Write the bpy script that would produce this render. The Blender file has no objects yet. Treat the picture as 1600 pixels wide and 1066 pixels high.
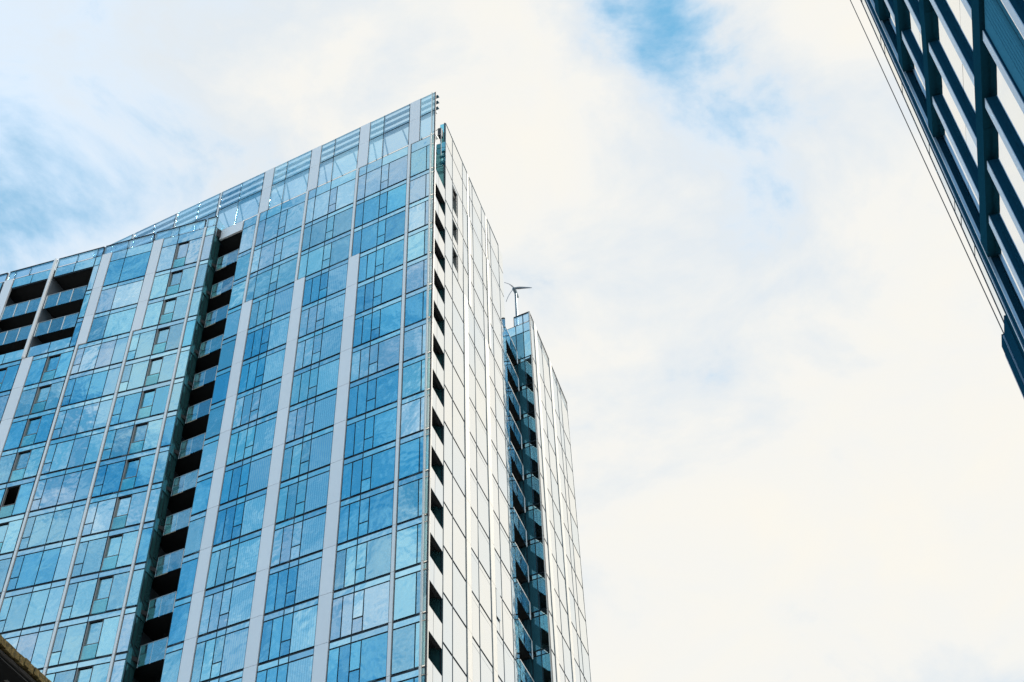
import bpy, math, random
from mathutils import Vector, Matrix
random.seed(7)
scene = bpy.context.scene
col = scene.collection
HC = 1.6                                   # eye height
# ------------------------------------------------------------------ camera
cam_d = bpy.data.cameras.new('camera'); cam = bpy.data.objects.new('camera', cam_d); col.objects.link(cam)
scene.camera = cam
cam_d.sensor_width = 36; cam_d.lens = 1885.1/1600*36; cam_d.clip_start = .1; cam_d.clip_end = 5000
RR, UU, FF = (0.99887683, 0.03275768, -0.0342347), (0.04738228, -0.69057231, 0.72170964), (0, 0.72252116, 0.69134881)
cam.matrix_world = Matrix(((RR[0], UU[0], -FF[0], 0), (RR[1], UU[1], -FF[1], 0), (RR[2], UU[2], -FF[2], HC), (0, 0, 0, 1)))
def pix_dir(x, y):
    v = Vector(FF) + Vector(RR)*(x-800)/1885.1 - Vector(UU)*(y-533)/1885.1
    return v.normalized()
# ------------------------------------------------------------------ light and sky
SUN_AZ, SUN_EL = math.radians(72), math.radians(42)
sdir = Vector((math.sin(SUN_AZ)*math.cos(SUN_EL), math.cos(SUN_AZ)*math.cos(SUN_EL), math.sin(SUN_EL)))
sl = bpy.data.lights.new('sun', 'SUN'); sun = bpy.data.objects.new('sun', sl); col.objects.link(sun)
sl.energy = 3.3; sl.angle = math.radians(14); sl.color = (1, .95, .86)
sun.rotation_euler = sdir.to_track_quat('Z', 'Y').to_euler(); sun.location = (60, 20, 120)
vs = scene.view_settings; vs.view_transform = 'Standard'; vs.look = 'None'; vs.exposure = 0; vs.gamma = 1

world = bpy.data.worlds.new('World'); scene.world = world; world.use_nodes = True
class NT:
    def __init__(s, nt): s.t = nt; nt.nodes.clear()
    def n(s, typ, ins=None, **kw):
        nd = s.t.nodes.new(typ)
        for k, v in kw.items(): setattr(nd, k, v)
        for k, v in (ins or {}).items():
            if isinstance(v, bpy.types.NodeSocket): s.t.links.new(v, nd.inputs[k])
            else: nd.inputs[k].default_value = v
        return nd
    def m(s, op, a, b=0., c=0., clamp=False):
        nd = s.n('ShaderNodeMath', {0: a, 1: b, 2: c}, operation=op); nd.use_clamp = clamp
        return nd.outputs[0]
    def ramp(s, fac, stops, interp='LINEAR'):
        nd = s.n('ShaderNodeValToRGB', {0: fac}); cr = nd.color_ramp; cr.interpolation = interp
        while len(cr.elements) < len(stops): cr.elements.new(.5)
        for e, (p, c) in zip(cr.elements, stops): e.position = p; e.color = (*c, 1) if len(c) == 3 else c
        return nd.outputs[0]
    def mix(s, fac, a, b, blend='MIX'):
        nd = s.n('ShaderNodeMix', data_type='RGBA', blend_type=blend)
        for sock, v in ((nd.inputs['Factor'], fac), (nd.inputs['A'], a), (nd.inputs['B'], b)):
            pass
        def put(i, v):
            if isinstance(v, bpy.types.NodeSocket): s.t.links.new(v, nd.inputs[i])
            else: nd.inputs[i].default_value = v if not isinstance(v, tuple) or len(v) == 4 else (*v, 1)
        put(0, fac); put(6, a); put(7, b)
        return nd.outputs[2]
    def smooth(s, x, lo, hi):
        nd = s.n('ShaderNodeMapRange', {0: x, 1: lo, 2: hi, 3: 0., 4: 1.}, interpolation_type='SMOOTHSTEP')
        return nd.outputs[0]
W = NT(world.node_tree)
tc = W.n('ShaderNodeTexCoord'); D = tc.outputs['Generated']
sky = W.n('ShaderNodeTexSky', sky_type='NISHITA'); sky.sun_disc = False
sky.sun_elevation = SUN_EL; sky.sun_rotation = SUN_AZ; sky.air_density = 1.2; sky.dust_density = .6; sky.ozone_density = 1.6
def dotv(v): return W.n('ShaderNodeVectorMath', {0: D, 1: tuple(v)}, operation='DOT_PRODUCT').outputs['Value']
def wnoise(scale, detail, rough, dist=0., off=(0, 0, 0), st=(1, 1, 1)):
    mp = W.n('ShaderNodeMapping', {0: D, 1: off, 3: st})
    return W.n('ShaderNodeTexNoise', {'Vector': mp.outputs[0], 'Scale': scale, 'Detail': detail, 'Roughness': rough, 'Distortion': dist}).outputs[0]
warp = W.n('ShaderNodeTexNoise', {'Vector': D, 'Scale': 6., 'Detail': 6., 'Roughness': .62}).outputs['Color']
DW = W.n('ShaderNodeVectorMath', {0: W.n('ShaderNodeVectorMath', {0: warp, 1: (.5, .5, .5)}, operation='SUBTRACT').outputs[0], 1: (.17, .17, .17), 2: D}, operation='MULTIPLY_ADD').outputs[0]
DW = W.n('ShaderNodeVectorMath', {0: DW}, operation='NORMALIZE').outputs[0]
def dotw(v): return W.n('ShaderNodeVectorMath', {0: DW, 1: tuple(v)}, operation='DOT_PRODUCT').outputs['Value']
big = wnoise(2.3, 5, .55, .3, (3.1, 1.7, .4), (1, 1, 1.5))
fine = wnoise(6.5, 8, .60, .35, (.2, .9, 5.1), (1, 1, 1.6))
w = dotv(sdir)
glare = W.smooth(w, -.20, 1.0)               # clouds glow towards the veiled sun, sky clears away from it
cov = W.m('ADD', W.m('MULTIPLY_ADD', big, 1.1, -.92), W.m('MULTIPLY', fine, 2.1))
cov = W.m('ADD', cov, W.m('MULTIPLY_ADD', glare, .95, -.46))
# gaps in the cloud
gap = None
for px, py, conc, amt in ((1020, 40, 500, .50), (1080, 120, 500, .42), (960, -40, 600, .30), (1140, 215, 420, .30), (1220, 305, 300, .24), (1010, 345, 500, .20), (30, 190, 900, .16), (90, 260, 110, -.30), (20, 20, 45, .30), (190, 300, 200, .20), (330, 90, 200, .12), (1430, 430, 200, .16), (1090, 850, 160, .12)):
    g = W.m('MULTIPLY', W.m('EXPONENT', W.m('MULTIPLY', W.m('SUBTRACT', dotw(pix_dir(px, py)), 1.), conc)), amt)
    gap = g if gap is None else W.m('ADD', gap, g)
cov = W.m('SUBTRACT', cov, gap)
cmask = W.smooth(cov, -.06, .66)
tone = W.m('ADD', W.m('MULTIPLY_ADD', glare, .80, -.05), W.m('MULTIPLY_ADD', W.m('SUBTRACT', big, .5), .9, W.m('MULTIPLY', W.m('SUBTRACT', fine, .5), 1.05)))
tone = W.m('SUBTRACT', tone, W.m('MULTIPLY', gap, .62))
for px, py, conc, amt in ((-40, 20, 30, .20), (1300, 230, 60, .07), (1080, 820, 90, .06)):     # thicker, greyer cloud
    tone = W.m('SUBTRACT', tone, W.m('MULTIPLY', W.m('EXPONENT', W.m('MULTIPLY', W.m('SUBTRACT', dotw(pix_dir(px, py)), 1.), conc)), amt))
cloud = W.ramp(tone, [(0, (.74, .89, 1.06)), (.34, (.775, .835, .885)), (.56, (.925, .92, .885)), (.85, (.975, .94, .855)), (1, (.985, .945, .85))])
blue = W.n('ShaderNodeVectorMath', {0: sky.outputs[0], 1: (.15, .17, .16)}, operation='MULTIPLY').outputs[0]
blue = W.mix(.72, blue, (.13, .50, .80, 1))
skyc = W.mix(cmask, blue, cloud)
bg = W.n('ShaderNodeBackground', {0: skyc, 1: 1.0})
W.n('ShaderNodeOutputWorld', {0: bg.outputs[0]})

# ------------------------------------------------------------------ materials
def new_mat(name):
    m = bpy.data.materials.new(name); m.use_nodes = True
    return m, NT(m.node_tree)
def glass_mat(name, tint, fac_lo, rnd=.2, frit_c=((.16, .42, .58), (.40, .68, .80)), trans=(.55, .75, .82), rough=.012, frit=False, edge=.96, hot=(.965, .97, .955), wob=.032, body=None):
    m, t = new_mat(name)
    lw = t.n('ShaderNodeLayerWeight', {0: .5}); f = lw.outputs['Facing']
    oi = t.n('ShaderNodeObjectInfo'); r = oi.outputs['Random']
    g = t.smooth(f, .50, .72)
    obj = t.n('ShaderNodeTexCoord').outputs['Object']
    gen = t.n('ShaderNodeNewGeometry').outputs['Position']
    nz = t.n('ShaderNodeTexNoise', {'Vector': gen, 'Scale': .55, 'Detail': 3., 'Roughness': .5}).outputs[0]
    nz2 = t.n('ShaderNodeTexNoise', {'Vector': gen, 'Scale': 9., 'Detail': 5., 'Roughness': .7}).outputs[0]
    dark = tuple(c*.88 for c in tint)
    vcol = t.mix(r, (*dark, 1), (*[min(1, c*1.12) for c in tint], 1))
    vcol = t.mix(t.m('MULTIPLY', nz2, .22), vcol, (tint[0]*.75, tint[1]*.85, tint[2]*.9, 1))
    hotc = t.mix(t.m('MULTIPLY', r, r), (*hot, 1), (hot[0]*.90, hot[1]*.945, hot[2]*.99, 1))
    rc = t.mix(g, vcol, hotc)
    fac = t.m('ADD', t.m('MULTIPLY_ADD', r, rnd, fac_lo), 0., clamp=True)
    if frit:
        wv = t.n('ShaderNodeTexWave', {'Vector': obj, 'Scale': frit, 'Distortion': 0.}, wave_type='BANDS', bands_direction='X').outputs[0]
        fac = t.m('ADD', fac, t.m('MULTIPLY_ADD', wv, .07, .0), clamp=True)
    fac = t.m('MAXIMUM', fac, t.m('MULTIPLY', g, edge))
    bump = t.n('ShaderNodeBump', {'Strength': wob, 'Distance': 1., 'Height': nz})
    gl = t.n('ShaderNodeBsdfGlossy', {'Color': rc, 'Roughness': rough, 'Normal': bump.outputs[0]})
    tr = t.n('ShaderNodeBsdfTransparent', {0: (*trans, 1)})
    base = tr.outputs[0]
    if frit:
        df = t.n('ShaderNodeBsdfDiffuse', {0: t.ramp(wv, [(.35, frit_c[0]), (.65, frit_c[1])])})
        base = t.n('ShaderNodeMixShader', {0: .82, 1: base, 2: df.outputs[0]}).outputs[0]
    if body:
        df = t.n('ShaderNodeBsdfDiffuse', {0: (*body, 1)})
        base = t.n('ShaderNodeMixShader', {0: .7, 1: base, 2: df.outputs[0]}).outputs[0]
    sh = t.n('ShaderNodeMixShader', {0: fac, 1: base, 2: gl.outputs[0]})
    t.n('ShaderNodeOutputMaterial', {0: sh.outputs[0]})
    return m
def solid_mat(name, c, rough=.6, metal=0., var=.12, scale=3., spec=.5, rvar=0.):
    m, t = new_mat(name)
    pos = t.n('ShaderNodeNewGeometry').outputs['Position']
    nz = t.n('ShaderNodeTexNoise', {'Vector': pos, 'Scale': scale, 'Detail': 6., 'Roughness': .65}).outputs[0]
    r = t.n('ShaderNodeObjectInfo').outputs['Random']
    k = t.m('ADD', t.m('MULTIPLY', t.m('SUBTRACT', nz, .5), 2*var), t.m('MULTIPLY', t.m('SUBTRACT', r, .5), rvar))
    cc = t.n('ShaderNodeVectorMath', {0: c, 3: t.m('ADD', k, 1.)}, operation='SCALE').outputs[0]
    b = t.n('ShaderNodeBsdfPrincipled', {'Base Color': cc, 'Roughness': rough, 'Metallic': metal, 'Specular IOR Level': spec})
    t.n('ShaderNodeOutputMaterial', {0: b.outputs[0]})
    return m
M = {}
M['glass'] = glass_mat('vision_glass', (.56, .88, 1.0), .54, .26, trans=(.80, .92, .97))
M['deep'] = glass_mat('deep_vision_glass', (.32, .77, 1.0), .54, .14, trans=(.66, .88, .97))
M['pale'] = glass_mat('pale_vision_glass', (.74, .90, 1.0), .68, .18, trans=(.80, .92, .97))
M['spandrel'] = glass_mat('spandrel_glass', (.60, .87, 1.0), .76, .12)
M['frit'] = glass_mat('fritted_glass', (.54, .84, 1.0), .58, .10, frit=3.2)
M['side'] = glass_mat('side_glass', (.42, .70, .90), .58, .2, edge=.985)
M['clear'] = glass_mat('clear_glass', (.58, .84, 1.0), .34, .10, trans=(.82, .915, .965), edge=.55)
M['screen'] = glass_mat('screen_glass', (.50, .78, .90), .36, .1, trans=(.62, .84, .92), edge=.8, hot=(.82, .91, .95))
M['guard'] = glass_mat('guard_glass', (.40, .82, .88), .50, .1, trans=(.55, .85, .86))
M['mirror'] = glass_mat('office_glass', (.90, .93, .93), .93, .05, hot=(.97, .97, .95), wob=.004)
M['dark_glass'] = glass_mat('return_glass', (.16, .40, .42), .42, .12, trans=(.15, .35, .36), edge=.5, hot=(.2, .42, .44), body=(.08, .27, .29))
M['teal_frit'] = glass_mat('teal_fritted_glass', (.30, .60, .72), .34, .06, frit=4., frit_c=((.03, .17, .25), (.10, .36, .48)))
M['white'] = solid_mat('white_panel', (.91, .925, .96), .40, .15, .04, 1.5, rvar=.06)
M['cream'] = solid_mat('cream_panel', (.74, .73, .69), .35, .3, .03, 2.)
M['strip'] = solid_mat('pale_mullion', (.92, .92, .92), .38, .2, .05, 2.)
M['frame'] = solid_mat('dark_frame', (.012, .022, .034), .5, .0, .2)
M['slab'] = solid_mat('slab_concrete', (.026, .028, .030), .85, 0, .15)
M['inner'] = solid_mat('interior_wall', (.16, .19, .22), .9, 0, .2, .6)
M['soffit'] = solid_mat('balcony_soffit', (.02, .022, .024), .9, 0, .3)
M['metal'] = solid_mat('galvanised_metal', (.50, .52, .53), .35, .8, .1)
M['mull'] = solid_mat('mullion_cap', (.09, .13, .16), .5, .3, .1)
M['reveal'] = solid_mat('window_reveal', (.30, .29, .28), .5, .3, .1)
M['curtain'] = solid_mat('curtain_cloth', (.85, .86, .86), .9, 0, .06, 6., rvar=.25)
M['blind'] = solid_mat('blind_cloth', (.62, .66, .70), .9, 0, .05, 6., rvar=.3)
M['beige'] = solid_mat('beige_screen', (.78, .70, .56), .8, 0, .12, 4., rvar=.2)
M['louvre'] = solid_mat('blue_louvre', (.03, .12, .19), .5, .2, .15)
M['strut'] = solid_mat('pale_strut', (.70, .74, .76), .5, .1, .1)
M['beam'] = solid_mat('teal_metal', (.008, .058, .095), .6, 0., .25, 14., spec=.0, rvar=.15)
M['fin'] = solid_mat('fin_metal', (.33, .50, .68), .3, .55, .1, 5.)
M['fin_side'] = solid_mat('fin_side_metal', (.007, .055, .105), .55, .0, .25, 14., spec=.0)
M['panel'] = solid_mat('louvre_panel_metal', (.06, .24, .36), .6, .0, .25, 16., spec=.0)
M['black'] = solid_mat('black_recess', (.006, .008, .010), .8, 0, .3)
M['lilac'] = solid_mat('lilac_panel', (.72, .66, .74), .6, 0, .08)
M['rope'] = solid_mat('rope', (.05, .06, .07), .8, 0, .2)
M['brickdark'] = solid_mat('dark_brick', (.020, .019, .018), .9, 0, .3, 9.)  # one near-black base colour for wall and roof
M['gutter'] = solid_mat('gutter_metal', (.05, .05, .05), .3, .4, .2)
M['turbine'] = solid_mat('turbine_metal', (.20, .27, .32), .4, .4, .1)
M['blade'] = solid_mat('turbine_blade', (.30, .31, .34), .4, .2, .1)
M['bike'] = solid_mat('bicycle_paint', (.02, .03, .04), .4, .2, .1)
M['pave'] = solid_mat('paving', (.40, .385, .36), .85, 0, .15, 1.)
def moss_mat():
    m, t = new_mat('moss')
    pos = t.n('ShaderNodeNewGeometry').outputs['Position']
    a = t.n('ShaderNodeTexNoise', {'Vector': pos, 'Scale': 13., 'Detail': 9., 'Roughness': .85}).outputs[0]
    c = t.ramp(a, [(.36, (.012, .010, .006)), (.45, (.05, .035, .014)), (.50, (.13, .115, .022)), (.55, (.16, .075, .03)), (.60, (.26, .24, .07)), (.68, (.40, .38, .22))])
    b = t.n('ShaderNodeBsdfPrincipled', {'Base Color': c, 'Roughness': .95})
    bp = t.n('ShaderNodeBump', {'Strength': .8, 'Distance': .03, 'Height': a}); t.t.links.new(bp.outputs[0], b.inputs['Normal'])
    t.n('ShaderNodeOutputMaterial', {0: b.outputs[0]})
    return m
M['moss'] = moss_mat()

# ------------------------------------------------------------------ helpers
CV = [(-.5, -.5, -.5), (.5, -.5, -.5), (.5, .5, -.5), (-.5, .5, -.5), (-.5, -.5, .5), (.5, -.5, .5), (.5, .5, .5), (-.5, .5, .5)]
CF = [(3, 2, 1, 0), (4, 5, 6, 7), (0, 1, 5, 4), (1, 2, 6, 5), (2, 3, 7, 6), (3, 0, 4, 7)]
_unit = {}
def unit(mat):
    if mat not in _unit:
        me = bpy.data.meshes.new('box_'+mat); me.from_pydata(CV, [], CF); me.materials.append(M[mat]); _unit[mat] = me
    return _unit[mat]
class MB:
    def __init__(s): s.v, s.f = [], []
    def add(s, vs, fs):
        o = len(s.v); s.v += [tuple(v) for v in vs]; s.f += [tuple(i+o for i in f) for f in fs]
    def tube(s, pts, r, n=8, r2=None):
        pts = [Vector(p) for p in pts]; rings = []
        for i, p in enumerate(pts):
            d = (pts[min(i+1, len(pts)-1)]-pts[max(i-1, 0)]).normalized()
            a = d.cross(Vector((0, 0, 1)) if abs(d.z) < .9 else Vector((1, 0, 0))).normalized(); b = d.cross(a)
            rr = r if r2 is None else r+(r2-r)*i/(len(pts)-1)
            rings.append([p+a*rr*math.cos(2*math.pi*k/n)+b*rr*math.sin(2*math.pi*k/n) for k in range(n)])
        fs = [(i*n+k, i*n+(k+1) % n, (i+1)*n+(k+1) % n, (i+1)*n+k) for i in range(len(pts)-1) for k in range(n)]
        fs += [tuple(range(n)), tuple((len(pts)-1)*n+k for k in reversed(range(n)))]
        s.add([v for R in rings for v in R], fs)
    def prism(s, poly, z0, z1):
        n = len(poly)
        s.add([(x, y, z0) for x, y in poly]+[(x, y, z1) for x, y in poly],
              [tuple(reversed(range(n))), tuple(range(n, 2*n))]+[(i, (i+1) % n, n+(i+1) % n, n+i) for i in range(n)])
    def build(s, name, mat, parent=None, off=(0, 0, 0)):
        me = bpy.data.meshes.new(name)
        me.from_pydata([(x-off[0], y-off[1], z-off[2]) for x, y, z in s.v], [], s.f); me.materials.append(M[mat]); me.update()
        o = bpy.data.objects.new(name, me); col.objects.link(o); o.parent = parent
        if parent is None: o.location = off
        return o
def tag(o, label=None, cat=None, group=None, kind=None):
    for k, v in (('label', label), ('category', cat), ('group', group), ('kind', kind)):
        if v: o[k] = v
    return o
def thing(name, loc, label, cat, group=None):
    o = bpy.data.objects.new(name, None); o.location = loc; o.empty_display_size = .5; col.objects.link(o)
    return tag(o, label, cat, group)
class Fac:
    """a vertical plane: P + dr*u, depth d goes inwards, z is above the eye"""
    def __init__(s, P, dr, out): s.P = Vector(P); s.dr = Vector(dr).normalized(); s.inn = -Vector(out).normalized(); s.obj = None; s.T = Vector((0, 0, 0))
    def xy(s, u, d=0): return s.P+s.dr*u+s.inn*d
    def pt(s, u, z, d=0): p = s.xy(u, d); return Vector((p.x, p.y, z+HC))
    def place(s, name, mat, u0, u1, z0, z1, d0, d1, jit=0., parent=None):
        o = bpy.data.objects.new(name, unit(mat)); col.objects.link(o)
        o.parent = parent or s.obj
        c = s.pt((u0+u1)/2, (z0+z1)/2, (d0+d1)/2)
        o.location = c-s.T
        x = s.dr
        if x.x*s.inn.y-x.y*s.inn.x < 0: x = -x
        o.rotation_euler = (random.gauss(0, jit), 0, math.atan2(x.y, x.x)+random.gauss(0, jit))
        o.scale = (abs(u1-u0), abs(d1-d0), abs(z1-z0))
        return o
    def box(s, mb, u0, u1, z0, z1, d0, d1):
        vs = [s.pt(u, z, d) for u, d, z in ((u0, d0, z0), (u1, d0, z0), (u1, d1, z0), (u0, d1, z0), (u0, d0, z1), (u1, d0, z1), (u1, d1, z1), (u0, d1, z1))]
        mb.add(vs, CF)

# ------------------------------------------------------------------ ground
g = MB(); g.add([(-900, -900, 0), (900, -900, 0), (900, 900, 0), (-900, 900, 0)], [(0, 1, 2, 3)])
tag(g.build('ground', 'pave'), kind='structure')

# ------------------------------------------------------------------ glass tower
C = (-4.9413768, 53.12643567); d1 = (-.90105618, .43370239); n1 = (-.43370239, -.90105618)
d2 = (.26523015, .96418513); n2 = (.96418513, -.26523015)
C2 = (C[0]-.224*n2[0], C[1]-.224*n2[1])
Pb = (-22.92780183, 60.91946449); db = (-.96532814, .26103943); nb = (-.26103943, -.96532814)
vc = (1.588, 73.131); d2b = (.25635, .96658); n2b = (.96658, -.25635)
FA, FB, FC, FD = Fac(C, d1, n1), Fac(Pb, db, nb), Fac(C2, d2, n2), Fac(vc, d2b, n2b)
FR = Fac(vc, d1, n1)                         # return wall towards the camera, beside the far balconies
T = Vector((C[0]-8, C[1]+14, 0))
tower = thing('glass_tower', T, 'tall blue glass apartment tower with white vertical strips and a pointed corner', 'tower')
for F in (FA, FB, FC, FD, FR): F.T = T
Z0 = 71.29; FH = 3.0
def zk(k): return 72.22 if k == 0 else Z0-FH*k
KMAX = 16
grids = {F: MB() for F in (FA, FB, FC, FD, FR)}
shades = []                                  # (facade, u0,u1,z0,z1) windows that may carry cloth
low = {F: MB() for F in grids}
def frame_mesh(F, nm):
    me = bpy.data.meshes.new(nm); o = bpy.data.objects.new(nm, me); col.objects.link(o); o.parent = tower; me.materials.append(M['frame']); return o
for F in grids: F.obj = frame_mesh(F, 'facade')
G = .044; GT = .085
def bars(F, u0, u1, z0, z1, w=.045):
    mb = grids[F]; e = random.uniform(0, .012)
    F.box(mb, u0-w, u0+w, z0-w, z1+w, .045+e, .13); e += .003
    F.box(mb, u1-w, u1+w, z0-w, z1+w, .045+e, .13); e += .003
    F.box(mb, u0, u1, z0-w, z0+w, .045+e, .13); e += .003
    F.box(mb, u0, u1, z1-w, z1+w, .045+e, .13)
def pane(F, name, mat, u0, u1, z0, z1, t=G, d=0., jit=.0045, shade=False, gap_t=None, gap_b=None):
    gt = G if gap_t is None else gap_t; gb = G if gap_b is None else gap_b
    o = F.place(name, mat, u0+G*.8, u1-G*.8, z0+gb, z1-gt, d, d+.03, jit)
    if d == 0: bars(F, u0, u1, z0, z1)
    if shade: shades.append((F, u0, u1, z0, z1))
    return o
def solid(F, name, mat, u0, u1, z0, z1, d0=-.05, d1=.10):
    return F.place(name, mat, u0+.012, u1-.012, z0+.012, z1-.012, d0, d1, .0012)
arng = random.Random(5)
def window_row(F, k, cells, sp_cuts, sp_u):
    """one storey: spandrel strip under the floor line, then the panes"""
    zt, zb = zk(k), zk(k+1); sp = 1.1 if k == 0 else .45
    x = arng.random()+(.012*(8-k) if F is FA else 0); gm = "deep" if x < .30 else ("pale" if x > .74 else "glass")  # front glass more often pale higher up: cloud reflection put into the tint
    cu = [sp_u[0]]+[c for c in sp_cuts]+[sp_u[1]]
    for a, b in zip(cu, cu[1:]):
        pane(F, ('tall_spandrel_pane' if k == 0 else 'spandrel_pane') if b-a > .9 else 'narrow_spandrel_pane', 'spandrel', a, b, zt-sp, zt, gap_t=GT, jit=.0015)
    zs = zt-sp
    for a, b, kind in cells:
        if kind == 'w': pane(F, 'window_pane', gm, a, b, zb, zs, gap_b=GT, shade=True)
        elif kind == 's': pane(F, 'narrow_pane', gm, a, b, zb, zs, gap_b=GT, shade=b-a > .6)
        elif kind == 'f': pane(F, 'fritted_pane', 'frit', a, b, zb, zs, gap_b=GT)
        elif kind == 'c':
            pane(F, 'casement_pane', gm, a, b, zb+.93, zs, shade=True)
            pane(F, 'casement_sill_pane', gm, a, b, zb, zb+.93, gap_b=GT)
        elif kind == 'v':
            opened = (F is FB and k == 7 and a > 10 and a < 12)
            bars(F, a, b, zb, zs)
            mb = MB()
            F.box(mb, b-.11, b-.05, zb+.06, zs, -.0, .16)
            F.box(mb, a+.045, a+.075, zb+.06, zs, .05, .16)
            lt = MB(); F.box(lt, a+.05, b-.05, zs-.03, zs+.03, .045, .2)
            if not opened:
                F.place('inset_pane', gm, a+.08, b-.12, zb+.90, zs-.03, .13, .155, .004)
                F.box(mb, a+.08, b-.12, zb+.86, zb+.90, .115, .16)
                F.place('inset_sill_pane', 'glass', a+.08, b-.12, zb+.06, zb+.86, .13, .155, .004)
            pane(F, 'guard_pane', 'guard', a, b-.05, zb+.03, zb+1.0, d=.005)
            F.box(mb, a+.02, b-.05, zb+1.0, zb+1.03, .0, .05)
            rv = mb.build('window_reveal', 'reveal', F.obj, T); lt.build('lintel', 'soffit', rv, T)
S0 = 4.515
# ---- front facade
for k in range(0, KMAX):
    zt, zb = zk(k), zk(k+1)
    window_row(FA, k, [(0.03, .64, 's'), (.64, 1.97, 'w')], [], (0.03, 1.97))
    for b in range(3):
        s = 2.24+S0*b
        up = k < 3
        big = 'w' if (up or b == 0) else 'f'
        cells = [(s, s+1.60, big), (s+1.60, s+2.24, 'c')]
        if up: cells += [(s+2.24, s+3.58, 'w'), (s+3.58, s+4.27, 's')]
        else: cells += [(s+2.24, s+2.93, 's'), (s+2.93, s+3.58, 's')]
        cuts = [s+2.24] if b == 0 or up else [s+1.60, s+2.24]
        if up: cuts += [s+3.58]
        window_row(FA, k, cells, cuts, (s, s+(4.27 if up else 3.58)))
        if up: solid(FA, 'pale_strip', 'strip', s+4.29, s+S0-.02, zb, zt, -.06, .1)
        else: solid(FA, 'white_panel', 'white', s+3.61, s+S0-.02, zb, zt)
    solid(FA, 'pale_strip', 'strip', 1.99, 2.22, zb, zt, -.06, .1)
    window_row(FA, k, [(15.80, 17.05, 'w')], [], (15.80, 17.05))
# loggia beside the wing
for k in range(0, KMAX):
    zf = zk(k+1)
    for a, b in ((17.14, 18.12), (18.16, 19.03)):
        FA.place('balustrade_pane', 'clear', a, b, zf-.68, zf+.64, .02, .04, .001)
    for u in (17.11, 18.14, 19.05): FA.place('balustrade_post', 'strip', u-.02, u+.02, zf-.70, zf+.66, .045, .075)
    FA.place('handrail', 'metal', 17.08, 19.07, zf+.645, zf+.675, .01, .07)
    if k < 10: FA.place('balcony_screen', 'beige', 18.20, 19.0, zf-.66, zf+.62, .10, .13, .004)
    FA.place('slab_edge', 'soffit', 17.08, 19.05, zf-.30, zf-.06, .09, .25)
solid(FA, 'white_panel', 'white', 17.10, 19.25, 71.10, 72.20)
# crown screen
rows = ((72.22, 75.12), (75.12, 77.5))
crown = [(0.03, 1.28, (), True)] + [(2.24+S0*b, 5.80+S0*b, (4.53+S0*b,), True) for b in range(3)] + [(15.80, 20.0, (18.05,), False), (20.24, 24.5, (22.3,), False), (24.72, 28.98, (26.9,), False), (29.3, 33.4, (31.4,), False)]
for a, b, cuts, white in crown:
    cu = [a, *cuts, b]
    for z0, z1 in rows:
        for p, q in zip(cu, cu[1:]): pane(FA, 'crown_pane', 'clear', p, q, z0, z1, gap_b=GT)
        if white: solid(FA, 'crown_panel', 'white', b+.02, (2.22 if b < 2 else b+.93), z0, z1, .0, .10)
for a, b in ((20.03, 20.21), (24.53, 24.69), (29.01, 29.27)):
    for z0, z1 in rows: solid(FA, 'pale_strip', 'strip', a, b, z0, z1, .02, .1)
for j, zz in enumerate((75.75, 76.50, 77.25)):
    for a, b, cuts, white in crown:
        FA.place('louvre_blade', 'louvre', (a-.14 if a < 1 else a-.35), b+.3, zz, zz+.05, .22, .46, .004)
for i, u in enumerate([3.0, 4.6, 5.6, 7.4, 9.1, 10.1, 12.0, 13.6, 14.6, 16.6, 18.1, 19.7, 22.3, 24.2, 26.9, 31.4]):
    mb = MB(); p, q = FA.pt(u, 75.0, .3), FA.pt(u+random.uniform(-.6, .6), 72.4, 2.4)
    mb.tube([p, q], .065, 6); mb.build('raking_strut', 'strut', FA.obj, T)
mb = MB(); FA.box(mb, -.05, 33.4, 75.02, 75.16, .16, .30); FA.box(mb, -.05, 33.4, 72.12, 72.2, .16, .5); mb.build('crown_rail', 'strut', FA.obj, T)

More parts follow.
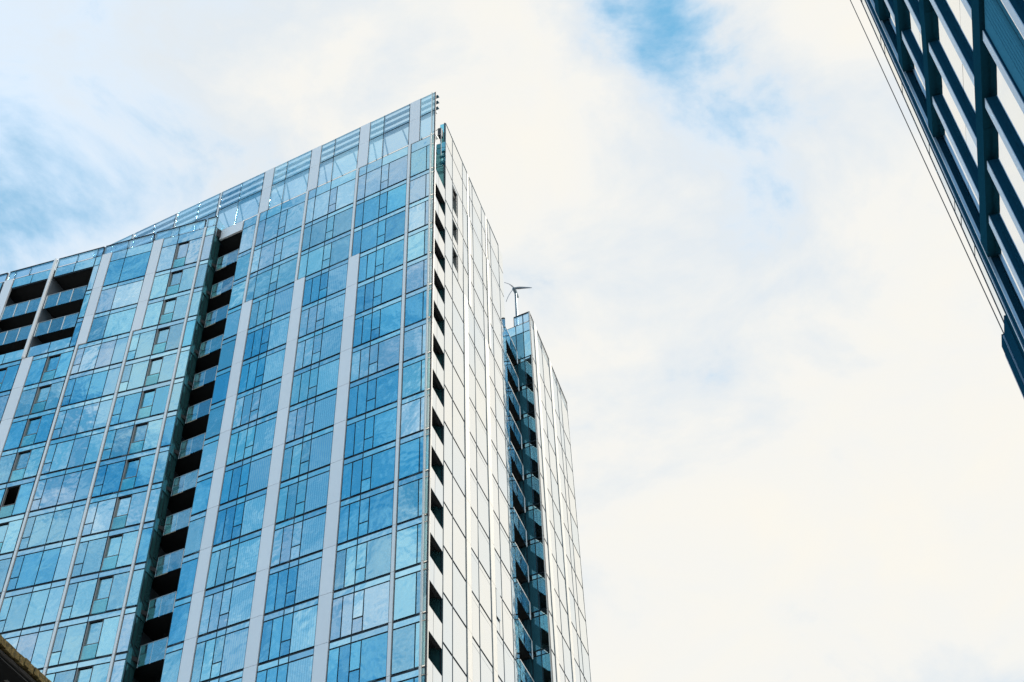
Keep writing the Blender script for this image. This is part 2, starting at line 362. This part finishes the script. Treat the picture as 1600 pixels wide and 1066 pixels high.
# ---- wing facade
W0 = [-.35, .40]
for k in range(0, KMAX):
    zt, zb = zk(k), zk(k+1); up = k < 3
    window_row(FB, k, [(-.35, .40, 's')], [], (-.35, .40))
    solid(FB, 'pale_strip', 'strip', .42, .60, zb, zt, -.07, .1)
    # bay with the inset window
    cells = [(.62, 1.72, 'w'), (1.72, 2.80, 'v'), (2.80, 4.12, 'w')]+([] if up else [(4.12, 4.77, 'c')])
    window_row(FB, k, cells, [2.80], (.62, 4.12 if up else 4.77))
    if up: solid(FB, 'white_panel', 'white', 4.14, 4.98, zb, zt)
    else: solid(FB, 'pale_strip', 'strip', 4.79, 4.99, zb, zt, -.07, .1)
    # wide bay
    if up: window_row(FB, k, [(5.03, 7.30, 'w'), (7.30, 8.64, 'w')], [7.30], (5.03, 8.64)); solid(FB, 'white_panel', 'white', 8.66, 9.50, zb, zt)
    else:
        window_row(FB, k, [(5.03, 6.04, 'f'), (6.04, 7.30, 'w'), (7.30, 8.64, 'w'), (8.64, 9.26, 'c')], [6.04, 7.30], (5.03, 9.26)); solid(FB, 'pale_strip', 'strip', 9.28, 9.48, zb, zt, -.07, .1)
    for s, last in ((9.53, 0), (14.02, 1)):
        if up:
            if not last: window_row(FB, k, [(9.55, 10.08, 's')], [], (9.55, 10.08))
            else: solid(FB, 'white_panel', 'white', 17.50, 18.35, zb, zt)
            a, b = (10.10, 13.68) if not last else (14.04, 17.46)
            if k == 0:
                for p, q in ((a, (a+b)/2), ((a+b)/2, b)): pane(FB, 'spandrel_pane', 'spandrel', p, q, 71.10, zt, gap_t=GT)
            if k < 2:
                n = 3
                for i in range(n):
                    p, q = a+.05+(b-a-.1)*i/n, a+.05+(b-a-.1)*(i+1)/n
                    FB.place('balustrade_pane', 'screen', p+.02, q-.02, zb-.76, zb+.66, .02, .04, .001)
                    FB.place('balustrade_post', 'strip', q-.025, q+.025, zb-.76, zb+.66, -.02, .015)
                FB.place('handrail', 'metal', a+.02, b-.02, zb+.665, zb+.70, .0, .06)
                FB.place('slab_edge', 'soffit', a, b, zb-.30, zb-.05, .09, .3)
            else:
                for p, q in ((a, (a+b)/2), ((a+b)/2, b)): pane(FB, 'parapet_pane', 'spandrel', p, q, zb, 63.43, gap_b=GT)
        else:
            cells = [(s+.05, s+1.09, 'w'), (s+1.09, s+2.22, 'v'), (s+2.24, s+3.50, 'w')]
            window_row(FB, k, cells, [s+2.24], (s+.05, s+3.50))
            solid(FB, 'white_panel', 'white', s+3.52, s+4.46, zb, zt)
    window_row(FB, k, [(18.55, 19.6, 'w'), (19.6, 21.0, 'w'), (21.0, 22.8, 'w')], [19.6, 21.0], (18.55, 22.8))
mb = MB(); mb.tube([FB.pt(13.85, 62.3, -.10), FB.pt(13.85, 73.1, -.10)], .15, 14); mb.build('round_column', 'strip', FB.obj, T)
for a, cuts, b in ((-.33, (), .44), (.66, (2.9,), 4.94), (5.14, (7.4,), 9.42), (9.60, (10.1, 11.9), 13.68), (14.02, (16.2, 17.6), 18.15), (18.4, (20.5,), 22.8)):
    cu = [a, *cuts, b]
    for p, q in zip(cu, cu[1:]): pane(FB, 'parapet_pane', 'clear', p, q, 72.22, 73.2, gap_b=GT)
mb = MB()
for a, b in ((-.33, .44), (.66, 4.94), (5.14, 9.42), (9.6, 13.68), (14.02, 18.15), (18.4, 22.8)): FB.box(mb, a, b, 73.2, 73.26, -.03, .07)
mb.build('coping', 'frame', FB.obj, T)
# ---- wing end: dark glass return towards the loggia
FE = Fac(FB.xy(-.36), (-nb[0], -nb[1]), (-db[0], -db[1])); FE.T = T; FE.obj = FB.obj
for k in range(0, KMAX):
    zt, zb = zk(k), zk(k+1)
    FE.place('return_pane', 'dark_glass', .04, .52, zb+.05, zt-.05, 0, .03, .001)
    FE.place('return_pane', 'dark_glass', .55, 1.02, zb+.70, zt-.05, .0, .03, .001)
    FE.place('return_guard_pane', 'dark_glass', .05, 1.0, zb-.6, zb+.55, -.06, -.04, .001)
    FE.place('return_mullion', 'frame', .515, .555, zb, zt, -.01, .04)
    mb = MB(); mb.tube([FE.pt(.05, zb+.62, -.08), FE.pt(1.0, zb-.02, -.08)], .025, 6); mb.build('brace', 'frame', FB.obj, T)
for a, b in ((.0, .45), (.45, .95), (.95, 1.6)): FE.place('parapet_pane', 'clear', a+.02, b-.02, 71.2, 73.2, .0, .03, .001)

# ---- street facade
caps = MB(); fcaps = MB()
for k in range(-2, KMAX):
    if k == -2: zt, zb = 77.5, 75.1
    elif k == -1: zt, zb = 75.1, 72.22
    else: zt, zb = zk(k), zk(k+1)
    up = k < 3
    cells = [(3.02, 4.60), (4.60, 6.99)]
    if up: cells += [(6.99, 8.10), (8.62, 9.42), (9.42, 11.78), (11.78, 12.80), (13.32, 14.11), (14.11, 16.42)]
    else: cells += [(7.91, 9.38), (9.38, 11.78), (12.68, 14.11), (14.11, 16.35)]
    for a, b in cells:
        if k in (0, 1, 2) and a == 4.60:
            pane(FC, 'mirrored_pane', 'side', 5.78, b, zb, zt, gap_t=GT)
            pane(FC, 'mirrored_pane', 'side', a, 5.78, zt-.42, zt, gap_t=GT)
            pane(FC, 'mirrored_pane', 'side', a, 5.78, zb, zb+.85, gap_b=GT)
            FC.place('lintel', 'soffit', a+.04, 5.74, zt-.47, zt-.43, .05, .6)
            FC.place('inset_pane', 'dark_glass', a+.05, 5.74, zb+.9, zt-.47, .5, .53)
            FC.place('window_reveal', 'reveal', 5.70, 5.76, zb+.9, zt-.46, .05, .55)
            continue
        if k == 10 and a == 12.68:
            pane(FC, 'mirrored_pane', 'side', 13.45, b, zb, zt, gap_t=GT)
            pane(FC, 'mirrored_pane', 'side', a, 13.45, zb, zb+.9, gap_t=GT)
            o = FC.place('open_casement', 'side', a+.03, 13.42, zb+.95, zt-.1, -.075, -.05)
            o.rotation_euler.z -= .07
            bars(FC, a, 13.45, zb+.9, zt)
            continue
        pane(FC, 'mirrored_pane', 'side', a, b, zb, zt, gap_t=.12 if k > -2 else .03, jit=.0016)
        if k == -2: FC.box(caps, a-.015, b+.015, zt-.035, zt+.02, -.03, .06)
    if k >= 0:
        for a, b in cells[2:]: FC.box(caps, a+.1, b-.1, zt-.462, zt-.45, -.004, .02)
    for a, b in cells:
        FC.box(caps, a-.015, a+.02, zb, zt, -.022, .04); FC.box(caps, b-.02, b+.015, zb+.002, zt-.002, -.02, .04)
    if up:
        for a, b in ((8.14, 8.58), (12.84, 13.28)):
            solid(FC, 'pale_strip', 'cream', a, b, zb, zt, -.05 if k >= 0 else .02, .1)
    else:
        for a, b in ((7.01, 7.84), (11.80, 12.62)): solid(FC, 'cream_panel', 'cream', a, b, zb, zt, -.05, .1)
    # see-through end screen beside the far balconies
    pane(FC, 'screen_pane', 'screen' if k >= 2 else 'side', 16.38 if not up else 16.45, 17.66, zb, zt, gap_t=GT, jit=.001)
    # corner board and notch
    if k >= 0: solid(FC, 'cream_panel', 'cream', -.16, .90, zb, zt, -.02, .08)
    FC.place('return_pane', 'guard' if k < -1 else 'dark_glass', 3.0, 3.03, zb+.04, zt-.04, .03, (.45 if k < -1 else 1.5), .0)
    if k == -1: FC.place('return_edge_pane', 'guard', 2.96, 2.99, zb+.04, zt-.04, .0, .32)
solid(FC, 'cream_panel', 'cream', -.06, .02, 72.22, 77.5, -.02, .05)
for k in range(1, KMAX+1):
    zf = zk(k)
    for a, b in ((.94, 1.60), (1.64, 2.97)):
        FC.place('balustrade_pane', 'side', a, b, zf-.50, zf+.97, .0, .03, .001)
    FC.place('balustrade_post', 'frame', 1.60, 1.64, zf-.5, zf+.97, .01, .05)
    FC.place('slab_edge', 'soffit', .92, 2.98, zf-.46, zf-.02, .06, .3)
    # far balconies
    n = 6
    for i in range(n):
        a = 17.80+3.12*i/n; b = 17.80+3.12*(i+1)/n
        FC.place('balustrade_pane', 'screen', a+.012, b-.012, zf-.72, zf+.61, .02, .04, .002)
    FC.place('handrail', 'strip', 17.78, 20.94, zf+.615, zf+.66, .0, .06)
    FC.place('balustrade_post', 'strip', 20.90, 20.95, zf-.72, zf+.62, -.01, .05)
    FC.place('slab_edge', 'soffit', 17.70, 20.95, zf-.4, zf-.05, .06, .3)
P_ = FC.xy(2.03); rail = lambda t, z: Vector((P_.x+d1[0]*t, P_.y+d1[1]*t, z+HC))
mb = MB(); mb.tube([rail(0, 72.2), rail(0, 75.6), rail(1.0, 75.6)], .03, 6); mb.tube([rail(0, 74.9), rail(1.0, 74.9)], .02, 6)
mb.build('guard_rail', 'metal', FC.obj, T)
mb = MB(); FC.box(mb, 2.6, 2.98, 75.6, 76.5, .2, .5); mb.build('lamp_housing', 'frame', FC.obj, T)

# ---- far street facade and its return wall
for k in range(-1, KMAX):
    if k == -1: zt, zb = 73.35, 72.3
    else: zt, zb = (72.3 if k == 0 else zk(k)), zk(k+1)
    gt_ = .12 if k >= 0 else .03
    FD.place('corner_strip', 'cream', .0, .09, zb+.02, zt-.02, -.01, .06)
    for a, b in ((.13, 1.28), (2.22, 3.82), (3.82, 6.25), (7.10, 8.90), (8.90, 10.15), (10.15, 12.65)):
        FD.box(fcaps, a-.015, a+.02, zb, zt, -.022, .04); FD.box(fcaps, b-.02, b+.015, zb+.002, zt-.002, -.02, .04)
        pane(FD, 'mirrored_pane', 'clear' if k < 0 else 'side', a, b, zb, zt, gap_t=gt_, jit=.0016)
    for a, b in ((1.30, 2.19), (6.27, 7.07)): solid(FD, 'cream_panel', 'cream', a, b, zb, zt, -.05, .1)
    if k >= 0:
        sp = 1.1 if k == 0 else .42
        for a, b in ((.02, .66), (.66, 1.36), (1.36, 2.9)):
            pane(FR, 'return_wall_pane', 'glass' if a < .1 else 'teal_frit', a, b, zb, zt-sp, jit=.004)
            pane(FR, 'return_spandrel_pane', 'spandrel', a, b, zt-sp, zt, gap_t=GT, jit=.002)
    else:
        for a, b in ((.02, .66), (.66, 1.5)): pane(FR, 'parapet_pane', 'clear', a, b, zb, zt, gap_t=GT)
mb = MB(); FD.box(mb, 0, 12.65, 73.35, 73.41, -.03, .07); FR.box(mb, .08, 1.5, 73.35, 73.40, -.03, .05); mb.build('coping', 'frame', FD.obj, T)
FD.place('edge_post', 'strip', 12.66, 12.74, zk(KMAX), 73.3, -.02, .3)

tag(caps.build('mullion_cap', 'mull', FC.obj, T), kind='stuff'); tag(fcaps.build('mullion_cap', 'mull', FD.obj, T), kind='stuff')
# frames of each facade
for F in grids:
    mb = grids[F]; me = F.obj.data
    me.from_pydata([(x-T.x, y-T.y, z-T.z) for x, y, z in mb.v], [], mb.f); me.update()

# body: floor slabs, core walls, partitions
def xy(F, u, d): p = F.xy(u, d); return (p.x, p.y)
poly = [xy(FA, .35, .18), xy(FA, 17.07, .18), xy(FA, 17.07, .10), xy(FA, 19.12, .10), xy(FB, -.30, .18), xy(FB, 22.8, .18), xy(FB, 22.8, 17), xy(FD, 12.6, 20), xy(FD, 12.6, .18), xy(FD, .15, .18),
        xy(FR, 1.42, .15), xy(FC, 20.95, .10), xy(FC, 17.72, .10), xy(FC, 17.6, .18), xy(FC, 3.06, .18), xy(FC, 3.0, .10), xy(FC, .95, .10), xy(FC, .6, .16)]
mb = MB()
for k in range(1, 24):
    z = zk(k)+HC
    if z < 1: break
    mb.prism(poly, z-.30, z-.04)
roofp = [p for p in poly]; roofp[10:13] = [xy(FR, 2.6, .15), xy(FC, 20.6, 2.2), xy(FC, 17.7, 2.2)]; roofp[15:18] = [xy(FC, 3.0, 1.7), xy(FC, .95, 1.7), xy(FC, .9, .2)]
mb.prism(roofp, 71.30+HC, 72.15+HC)
mb.build('floor_slab', 'slab', tower, T)
core = [xy(FA, 2.9, 4.2), xy(FA, 14, 4.2), xy(FB, 3.5, 4.5), xy(FB, 19, 4.5), xy(FB, 20, 14), xy(FD, 11, 17), xy(FD, 10.5, 4.2), xy(FC, 20, 4.8), xy(FC, 7, 4.8)]
mb = MB(); mb.prism(core, 0, 71.5+HC); mb.build('core_wall', 'inner', tower, T)
mb = MB()
zlo, zhi = -HC+.02, 71.6
for u in (2.1, 6.6, 11.1, 15.6): FA.box(mb, u-.08, u+.08, zlo, zhi, .2, 4.6)
for u in (.55, 4.9, 9.4, 13.9, 18.4): FB.box(mb, u-.08, u+.08, zlo, zhi, .2, 4.6)
for u in (7.6, 12.4, 17.5): FC.box(mb, u-.08, u+.08, zlo, zhi, .2, 5)
for u in (1.6, 6.6, 12.5): FD.box(mb, u-.08, u+.08, zlo, zhi, .2, 5)
FA.box(mb, 16.99, 17.06, zlo, zhi, .2, 4.6)
FB.box(mb, 22.7, 22.78, zlo, 72.1, .2, 17); FC.box(mb, 3.07, 3.12, zlo, 74.9, .2, 1.6)
mb.build('party_wall', 'inner', tower, T)
mb = MB()
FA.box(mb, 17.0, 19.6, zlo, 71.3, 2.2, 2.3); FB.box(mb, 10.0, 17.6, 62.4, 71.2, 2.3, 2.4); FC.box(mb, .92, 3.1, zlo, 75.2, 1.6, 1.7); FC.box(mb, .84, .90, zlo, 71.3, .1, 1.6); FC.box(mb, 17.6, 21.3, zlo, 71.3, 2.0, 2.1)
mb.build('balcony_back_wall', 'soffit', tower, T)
# lower storeys, below the picture
mb = MB(); z1 = zk(KMAX)-.1
FA.box(mb, .05, 19.0, -HC, z1, .02, .12); FB.box(mb, -.3, 22.8, -HC, z1, .02, .12); FC.box(mb, 0, 21.0, -HC, z1, .02, .12); FD.box(mb, .1, 12.6, -HC, z1, .02, .12); FR.box(mb, .05, 2.9, -HC, z1, .02, .12)
mb.build('base_storeys', 'spandrel', tower, T)
mb = MB(); FA.box(mb, .60, .72, zlo, 71.2, .30, .42); mb.build('inner_column', 'curtain', tower, T)
# cloth behind the panes
rng = random.Random(21); nc = nb_ = 0
for F, a, b, z0, z1 in shades:
    x = rng.random(); wdt = b-a
    if x < .42:
        w_ = min(wdt*.9, rng.uniform(.25, .55)*wdt+.1); lft = rng.random() < .6
        p = (a+.06, a+.06+w_) if lft else (b-.06-w_, b-.06)
        n = max(3, int(w_/.09)); mb = MB()
        for i in range(n):                                     # pleated cloth
            q0, q1 = p[0]+w_*i/n, p[0]+w_*(i+1)/n; da, d_b = (.26, .33) if i % 2 else (.33, .26)
            mb.add([F.pt(q0, z0+.08, da), F.pt(q1, z0+.08, d_b), F.pt(q1, z1-.05, d_b), F.pt(q0, z1-.05, da)], [(0, 1, 2, 3)])
        if nc < 295: mb.build('curtain', 'curtain', F.obj, T); nc += 1
    elif x < .64:
        h = rng.choice((.35, .6, .9, 1.4, 2.3)); h = min(h, z1-z0-.15)
        if nb_ < 280: F.place('roller_blind', 'blind', a+.05, b-.05, z1-.04-h, z1-.04, .20, .215); nb_ += 1

# ------------------------------------------------------------------ wind turbine on the far roof
tb = Vector((.53, 76.49, 72.15+HC))
tur = thing('wind_turbine', tb, 'small three-bladed wind turbine on a slim pole above the far roof', 'wind turbine')
mb = MB(); mb.tube([tb, tb+Vector((0, 0, 7.0))], .14, 10, .10); mb.build('pole', 'turbine', tur, tb)
hub = tb+Vector((0, 0, 7.2)); ax = Vector((-.25, -.93, .0)).normalized(); sx = Vector((ax.y, -ax.x, 0)); sx = -sx if sx.x < 0 else sx
mb = MB(); mb.tube([hub+ax*.45, hub+ax*.38, hub+ax*.1, hub-ax*.4, hub-ax*.7], .20, 12, .12)
mb.tube([hub+ax*.62, hub+ax*.52, hub+ax*.45], .05, 12, .2)
mb.build('nacelle', 'turbine', tur, tb)
for tx, tz, bend in ((-.70, 1.15, .20), (1.72, -.46, .05), (-.92, -1.42, .16)):
    L = math.hypot(tx, tz); e = (sx*tx+Vector((0, 0, tz)))/L; nrm = (sx*(-tz)+Vector((0, 0, tx)))/L
    mb = MB(); n = 10; ring = []
    for i in range(n+1):
        s = i/n; p = hub+ax*.5+e*(L*s)+nrm*(-bend*(s**2.2)+bend*.35*math.sin(s*math.pi))*(1 if tx > 0 else -1)
        cw = .075*(1-s)**.7*(.6+1.2*min(s*4, 1)*(1-.3*s))+.02
        a_ = (nrm*.8+ax*.6).normalized(); t_ = e.cross(a_)
        ring += [p+a_*cw, p+t_*.03, p-a_*cw, p-t_*.03]
    fs = [(i*4+j, i*4+(j+1) % 4, (i+1)*4+(j+1) % 4, (i+1)*4+j) for i in range(n) for j in range(4)]+[(0, 1, 2, 3), (n*4+3, n*4+2, n*4+1, n*4)]
    mb.add(ring, fs); mb.build('blade', 'blade', tur, tb)

# ------------------------------------------------------------------ bicycle kept on a balcony
def bicycle(u, k):
    zf = zk(k)-.04; base = FA.pt(u, zf, .55)
    bk = thing('bicycle', base, 'black bicycle leaning behind the glass rail of a narrow balcony', 'bicycle')
    def P(x, z, y=0): return FA.pt(u+x, zf+z, .55+y)
    for x in (-.52, .52):
        mb = MB(); mb.tube([P(x+.33*math.cos(a*math.pi/12), .35+.33*math.sin(a*math.pi/12)) for a in range(25)], .02, 6); wh = mb.build('wheel', 'bike', bk, base)
        mb = MB()
        for a in range(0, 12, 2): mb.tube([P(x, .35), P(x+.32*math.cos(a*math.pi/6), .35+.32*math.sin(a*math.pi/6))], .004, 4)
        mb.build('spokes', 'metal', wh, base)
    mb = MB()
    for l in (((-.52, .35), (-.1, .33)), ((-.1, .33), (-.22, .86)), ((-.22, .80), (.38, .82)), ((-.1, .33), (.40, .72)), ((.52, .35), (.36, .95)), ((-.52, .35), (-.2, .74))): mb.tube([P(*l[0]), P(*l[1])], .018, 6)
    mb.build('bicycle_frame', 'bike', bk, base)
    mb = MB(); mb.tube([P(-.34, .90), P(-.22, .92), P(-.08, .90)], .05, 6); mb.build('saddle', 'bike', bk, base)
    mb = MB(); mb.tube([P(.36, .95, -.25), P(.40, .99, -.1), P(.40, .99, .1), P(.36, .95, .25)], .015, 6); mb.build('handlebar', 'metal', bk, base)
bicycle(17.95, 12)
for u, k, w_, h_, lb in ((18.55, 13, .75, .62, 'white storage box on a narrow balcony below the bicycle'), (17.6, 13, .7, .75, 'pale grey storage box beside a white one on a narrow balcony'), (17.7, 11, .55, .5, 'small white stool-like box on the narrow balcony above the bicycle')):
    p = FA.pt(u, zk(k)-.04, .45); mb = MB(); FA.box(mb, u-w_/2, u+w_/2, zk(k)-.04, zk(k)-.04+h_*.9, .25, .65)
    bx = thing('storage_box', p, lb, 'box', 'boxes kept on the narrow balconies'); mb.build('bin', 'curtain', bx, p)
    mb = MB(); FA.box(mb, u-w_/2-.02, u+w_/2+.02, zk(k)-.04+h_*.9+.005, zk(k)-.04+h_, .23, .67); mb.build('lid', 'strip', bx, p)

# ------------------------------------------------------------------ dark office building across the street
ar = .2710; drr = (math.sin(ar), math.cos(ar)); nr = (drr[1], -drr[0]); Q = 9.0; K = .75
FO = Fac((nr[0]*Q, nr[1]*Q), drr, (-nr[0], -nr[1]))
To = Vector((*FO.xy(20, 4), 0)); FO.T = To
off = thing('office_building', To, 'dark teal office building with deep metal grid and bright mirrored windows', 'building'); FO.obj = off
beams = [(20.4, 21.4), (26.9, 27.9), (33.9, 35.0), (44.0, 45.15), (53.9, 54.9), (60.35, 61.4), (66.0, 67.2), (71.9, 73.0), (77.6, 78.7), (83.0, 84.4)]
fins = [8.2, 11.7, 15.2, 18.7, 22.2, 25.7, 29.3, 32.95, 36.55, 40.2, 43.7]
for a, b in beams:
    cutsv = [6, 13.5, 22, 30.5, 38.2, 47.05] if a > 40 else [6, 18, 28, 38.2, 47.05]
    for p, q in zip(cutsv, cutsv[1:]): FO.place('beam', 'beam', p*K+.006, q*K-.006, a*K, b*K, 0, .29)
for (a0, a1), (b0, b1) in zip(beams, beams[1:]):
    z0, z1 = a1*K, b0*K
    edges = [6.]+fins+[46.7]
    for f in fins:
        FO.place('fin', 'fin', (f-.26)*K, (f+.26)*K, z0, z1-.14, .05, .075)
        FO.place('fin_web', 'fin_side', (f-.24)*K, (f+.24)*K, z0, z1-.14, .08, .29)
    for p, q in zip(edges, edges[1:]):
        p_, q_ = (p+.26)*K, (q-.26)*K
        if 28 < p < 30 and a0 < 36:
            FO.place('louvre_panel', 'panel', p_+.8, q_, z0, z1-.1, .14, .25)
            for i in range(5): FO.place('louvre_rib', 'panel', p_+.9+i*.2, p_+.92+i*.2, z0, z1-.12, .125, .14)
            FO.place('window_pane', 'mirror', p_, p_+.78, z0+.02, z1-.1, .25, .275, .001)
            continue
        zm = z0+(z1-z0)*.36
        FO.place('window_pane', 'mirror', p_, q_, zm+.012, z1-.1, .25, .275, .001)
        FO.place('window_pane', 'mirror', p_, q_, z0+.02, zm-.012, .25, .275, .001)
FO.place('corner_post', 'fin_side', 46.6*K, 47.3*K, 0-HC, 85*K, .02, .5)
FO.place('corner_trim', 'fin', 47.30*K, 47.42*K, 28*K, 85*K, -.02, .1)
FO.place('corner_trim', 'fin', 46.45*K, 46.55*K, 28*K, 85*K, -.01, .1)
FO.place('corner_fascia', 'beam', 47.42*K, 47.85*K, 28*K, 85*K, .0, .45)
zb_ = [30, 36, 41.35, 46.55, 49.0, 50.2, 55.3, 61.4, 65.7, 66.7, 72, 78, 85]
for a, b in zip(zb_, zb_[1:]):
    FO.place('glass_fin', 'mirror', 47.9*K, 48.9*K, a*K+.02, b*K-.02, .04, .06, .0008)
    FO.place('glass_fin_bracket', 'frame', 47.8*K, 48.95*K, b*K-.015, b*K+.015, .03, .09)
FO.place('glass_fin_edge', 'frame', 48.9*K, 48.97*K, 41.3*K, 85*K, .02, .08)
FO.place('block', 'fin_side', 47.95*K, 49.45*K, 20*K, 41.3*K, -.05, 3)
FO.place('block', 'fin_side', 49.5*K, 50.45*K, 20*K, 41.45*K, -.12, 3)
FO.place('block_trim', 'fin', 49.42*K, 49.52*K, 20*K, 41.3*K, -.10, .1)
FO.place('block_panel', 'lilac', 50.5*K, 51.1*K, 20*K, 41.35*K, -.03, 3)
mb = MB(); FO.box(mb, 6*K, 46.9*K, -HC, 84*K, .295, 14); mb.build('body', 'black', off, To)
mb = MB(); FO.box(mb, 6*K, 51*K, -HC, 20.3*K, .02, 13.9); mb.build('base_storeys', 'beam', off, To)
FO.place('davit_arm', 'frame', 46*K, 52.4*K, 84.6*K, 84.8*K, .02, .14)
p, q = FO.pt(49.75*K, 41.5*K, .02), FO.pt(52.2*K, 84.6*K, .08)
mb = MB(); mb.tube([p, q], .022, 6); tag(mb.build('rope', 'rope', None, tuple(p)), 'thin dark rope stretched down beside the glass corner of the office building', 'rope')

# ------------------------------------------------------------------ old roof eave, lower left
E0, E1 = Vector((-6.57, 13.23, 8))*1.75, Vector((-6.31, 14.47, 8))*1.75
ed = (E1-E0).to_2d().normalized(); eo = Vector((ed.y, -ed.x))
FL = Fac(E0.to_2d(), ed, eo); Tl = Vector((*FL.xy(-2, 4), 0)); FL.T = Tl
lowb = thing('old_building', Tl, 'old dark building with a mossy roof edge and black eave', 'building'); FL.obj = lowb
ze = 14.0; L0, L1 = -14., 16.
mb = MB(); FL.box(mb, L0, L1, -HC, ze-.35, .75, 9); mb.build('wall', 'brickdark', lowb, Tl)
mb = MB(); FL.box(mb, L0, L1, ze-.36, ze-.30, .10, 1.0); sf = mb.build('soffit', 'black', lowb, Tl)
mb = MB()
mb.add([FL.pt(L0, ze-.02, .05), FL.pt(L1, ze-.02, .05), FL.pt(L1, ze+3.4, 4.6), FL.pt(L0, ze+3.4, 4.6), FL.pt(L0, ze-.3, .2), FL.pt(L1, ze-.3, .2), FL.pt(L1, ze-.3, 9), FL.pt(L0, ze-.3, 9)],
       [(0, 1, 2, 3), (4, 5, 1, 0), (4, 7, 6, 5), (3, 2, 6, 7), (0, 3, 7, 4), (1, 5, 6, 2)])
roof = mb.build('roof', 'brickdark', lowb, Tl)
u = L0; i = 0
while u < L1:
    w_ = random.uniform(.17, .24); h = random.uniform(.15, .20)
    o = FL.place('roof_tile', 'moss', u+.004, u+w_-.004, ze-h, ze+random.uniform(-.01, .015), random.uniform(-.02, .012), .35, .01, roof)
    u += w_; i += 1
mb = MB()
for k in range(2): mb.tube([FL.pt(L0, ze-.26, .10+.0), FL.pt(L1, ze-.26, .10)], .06, 10)
mb.build('gutter', 'gutter', lowb, Tl)
mb = MB(); mb.tube([FL.pt(L0, ze-.335, .16), FL.pt(L1, ze-.335, .16)], .012, 6); mb.build('gutter_bead', 'metal', lowb, Tl)
for j in range(12): FL.place('eave_vent', 'reveal', -1.6+j*.95, -1.6+j*.95+.28, ze-.37, ze-.358, .46, .54, 0, sf)
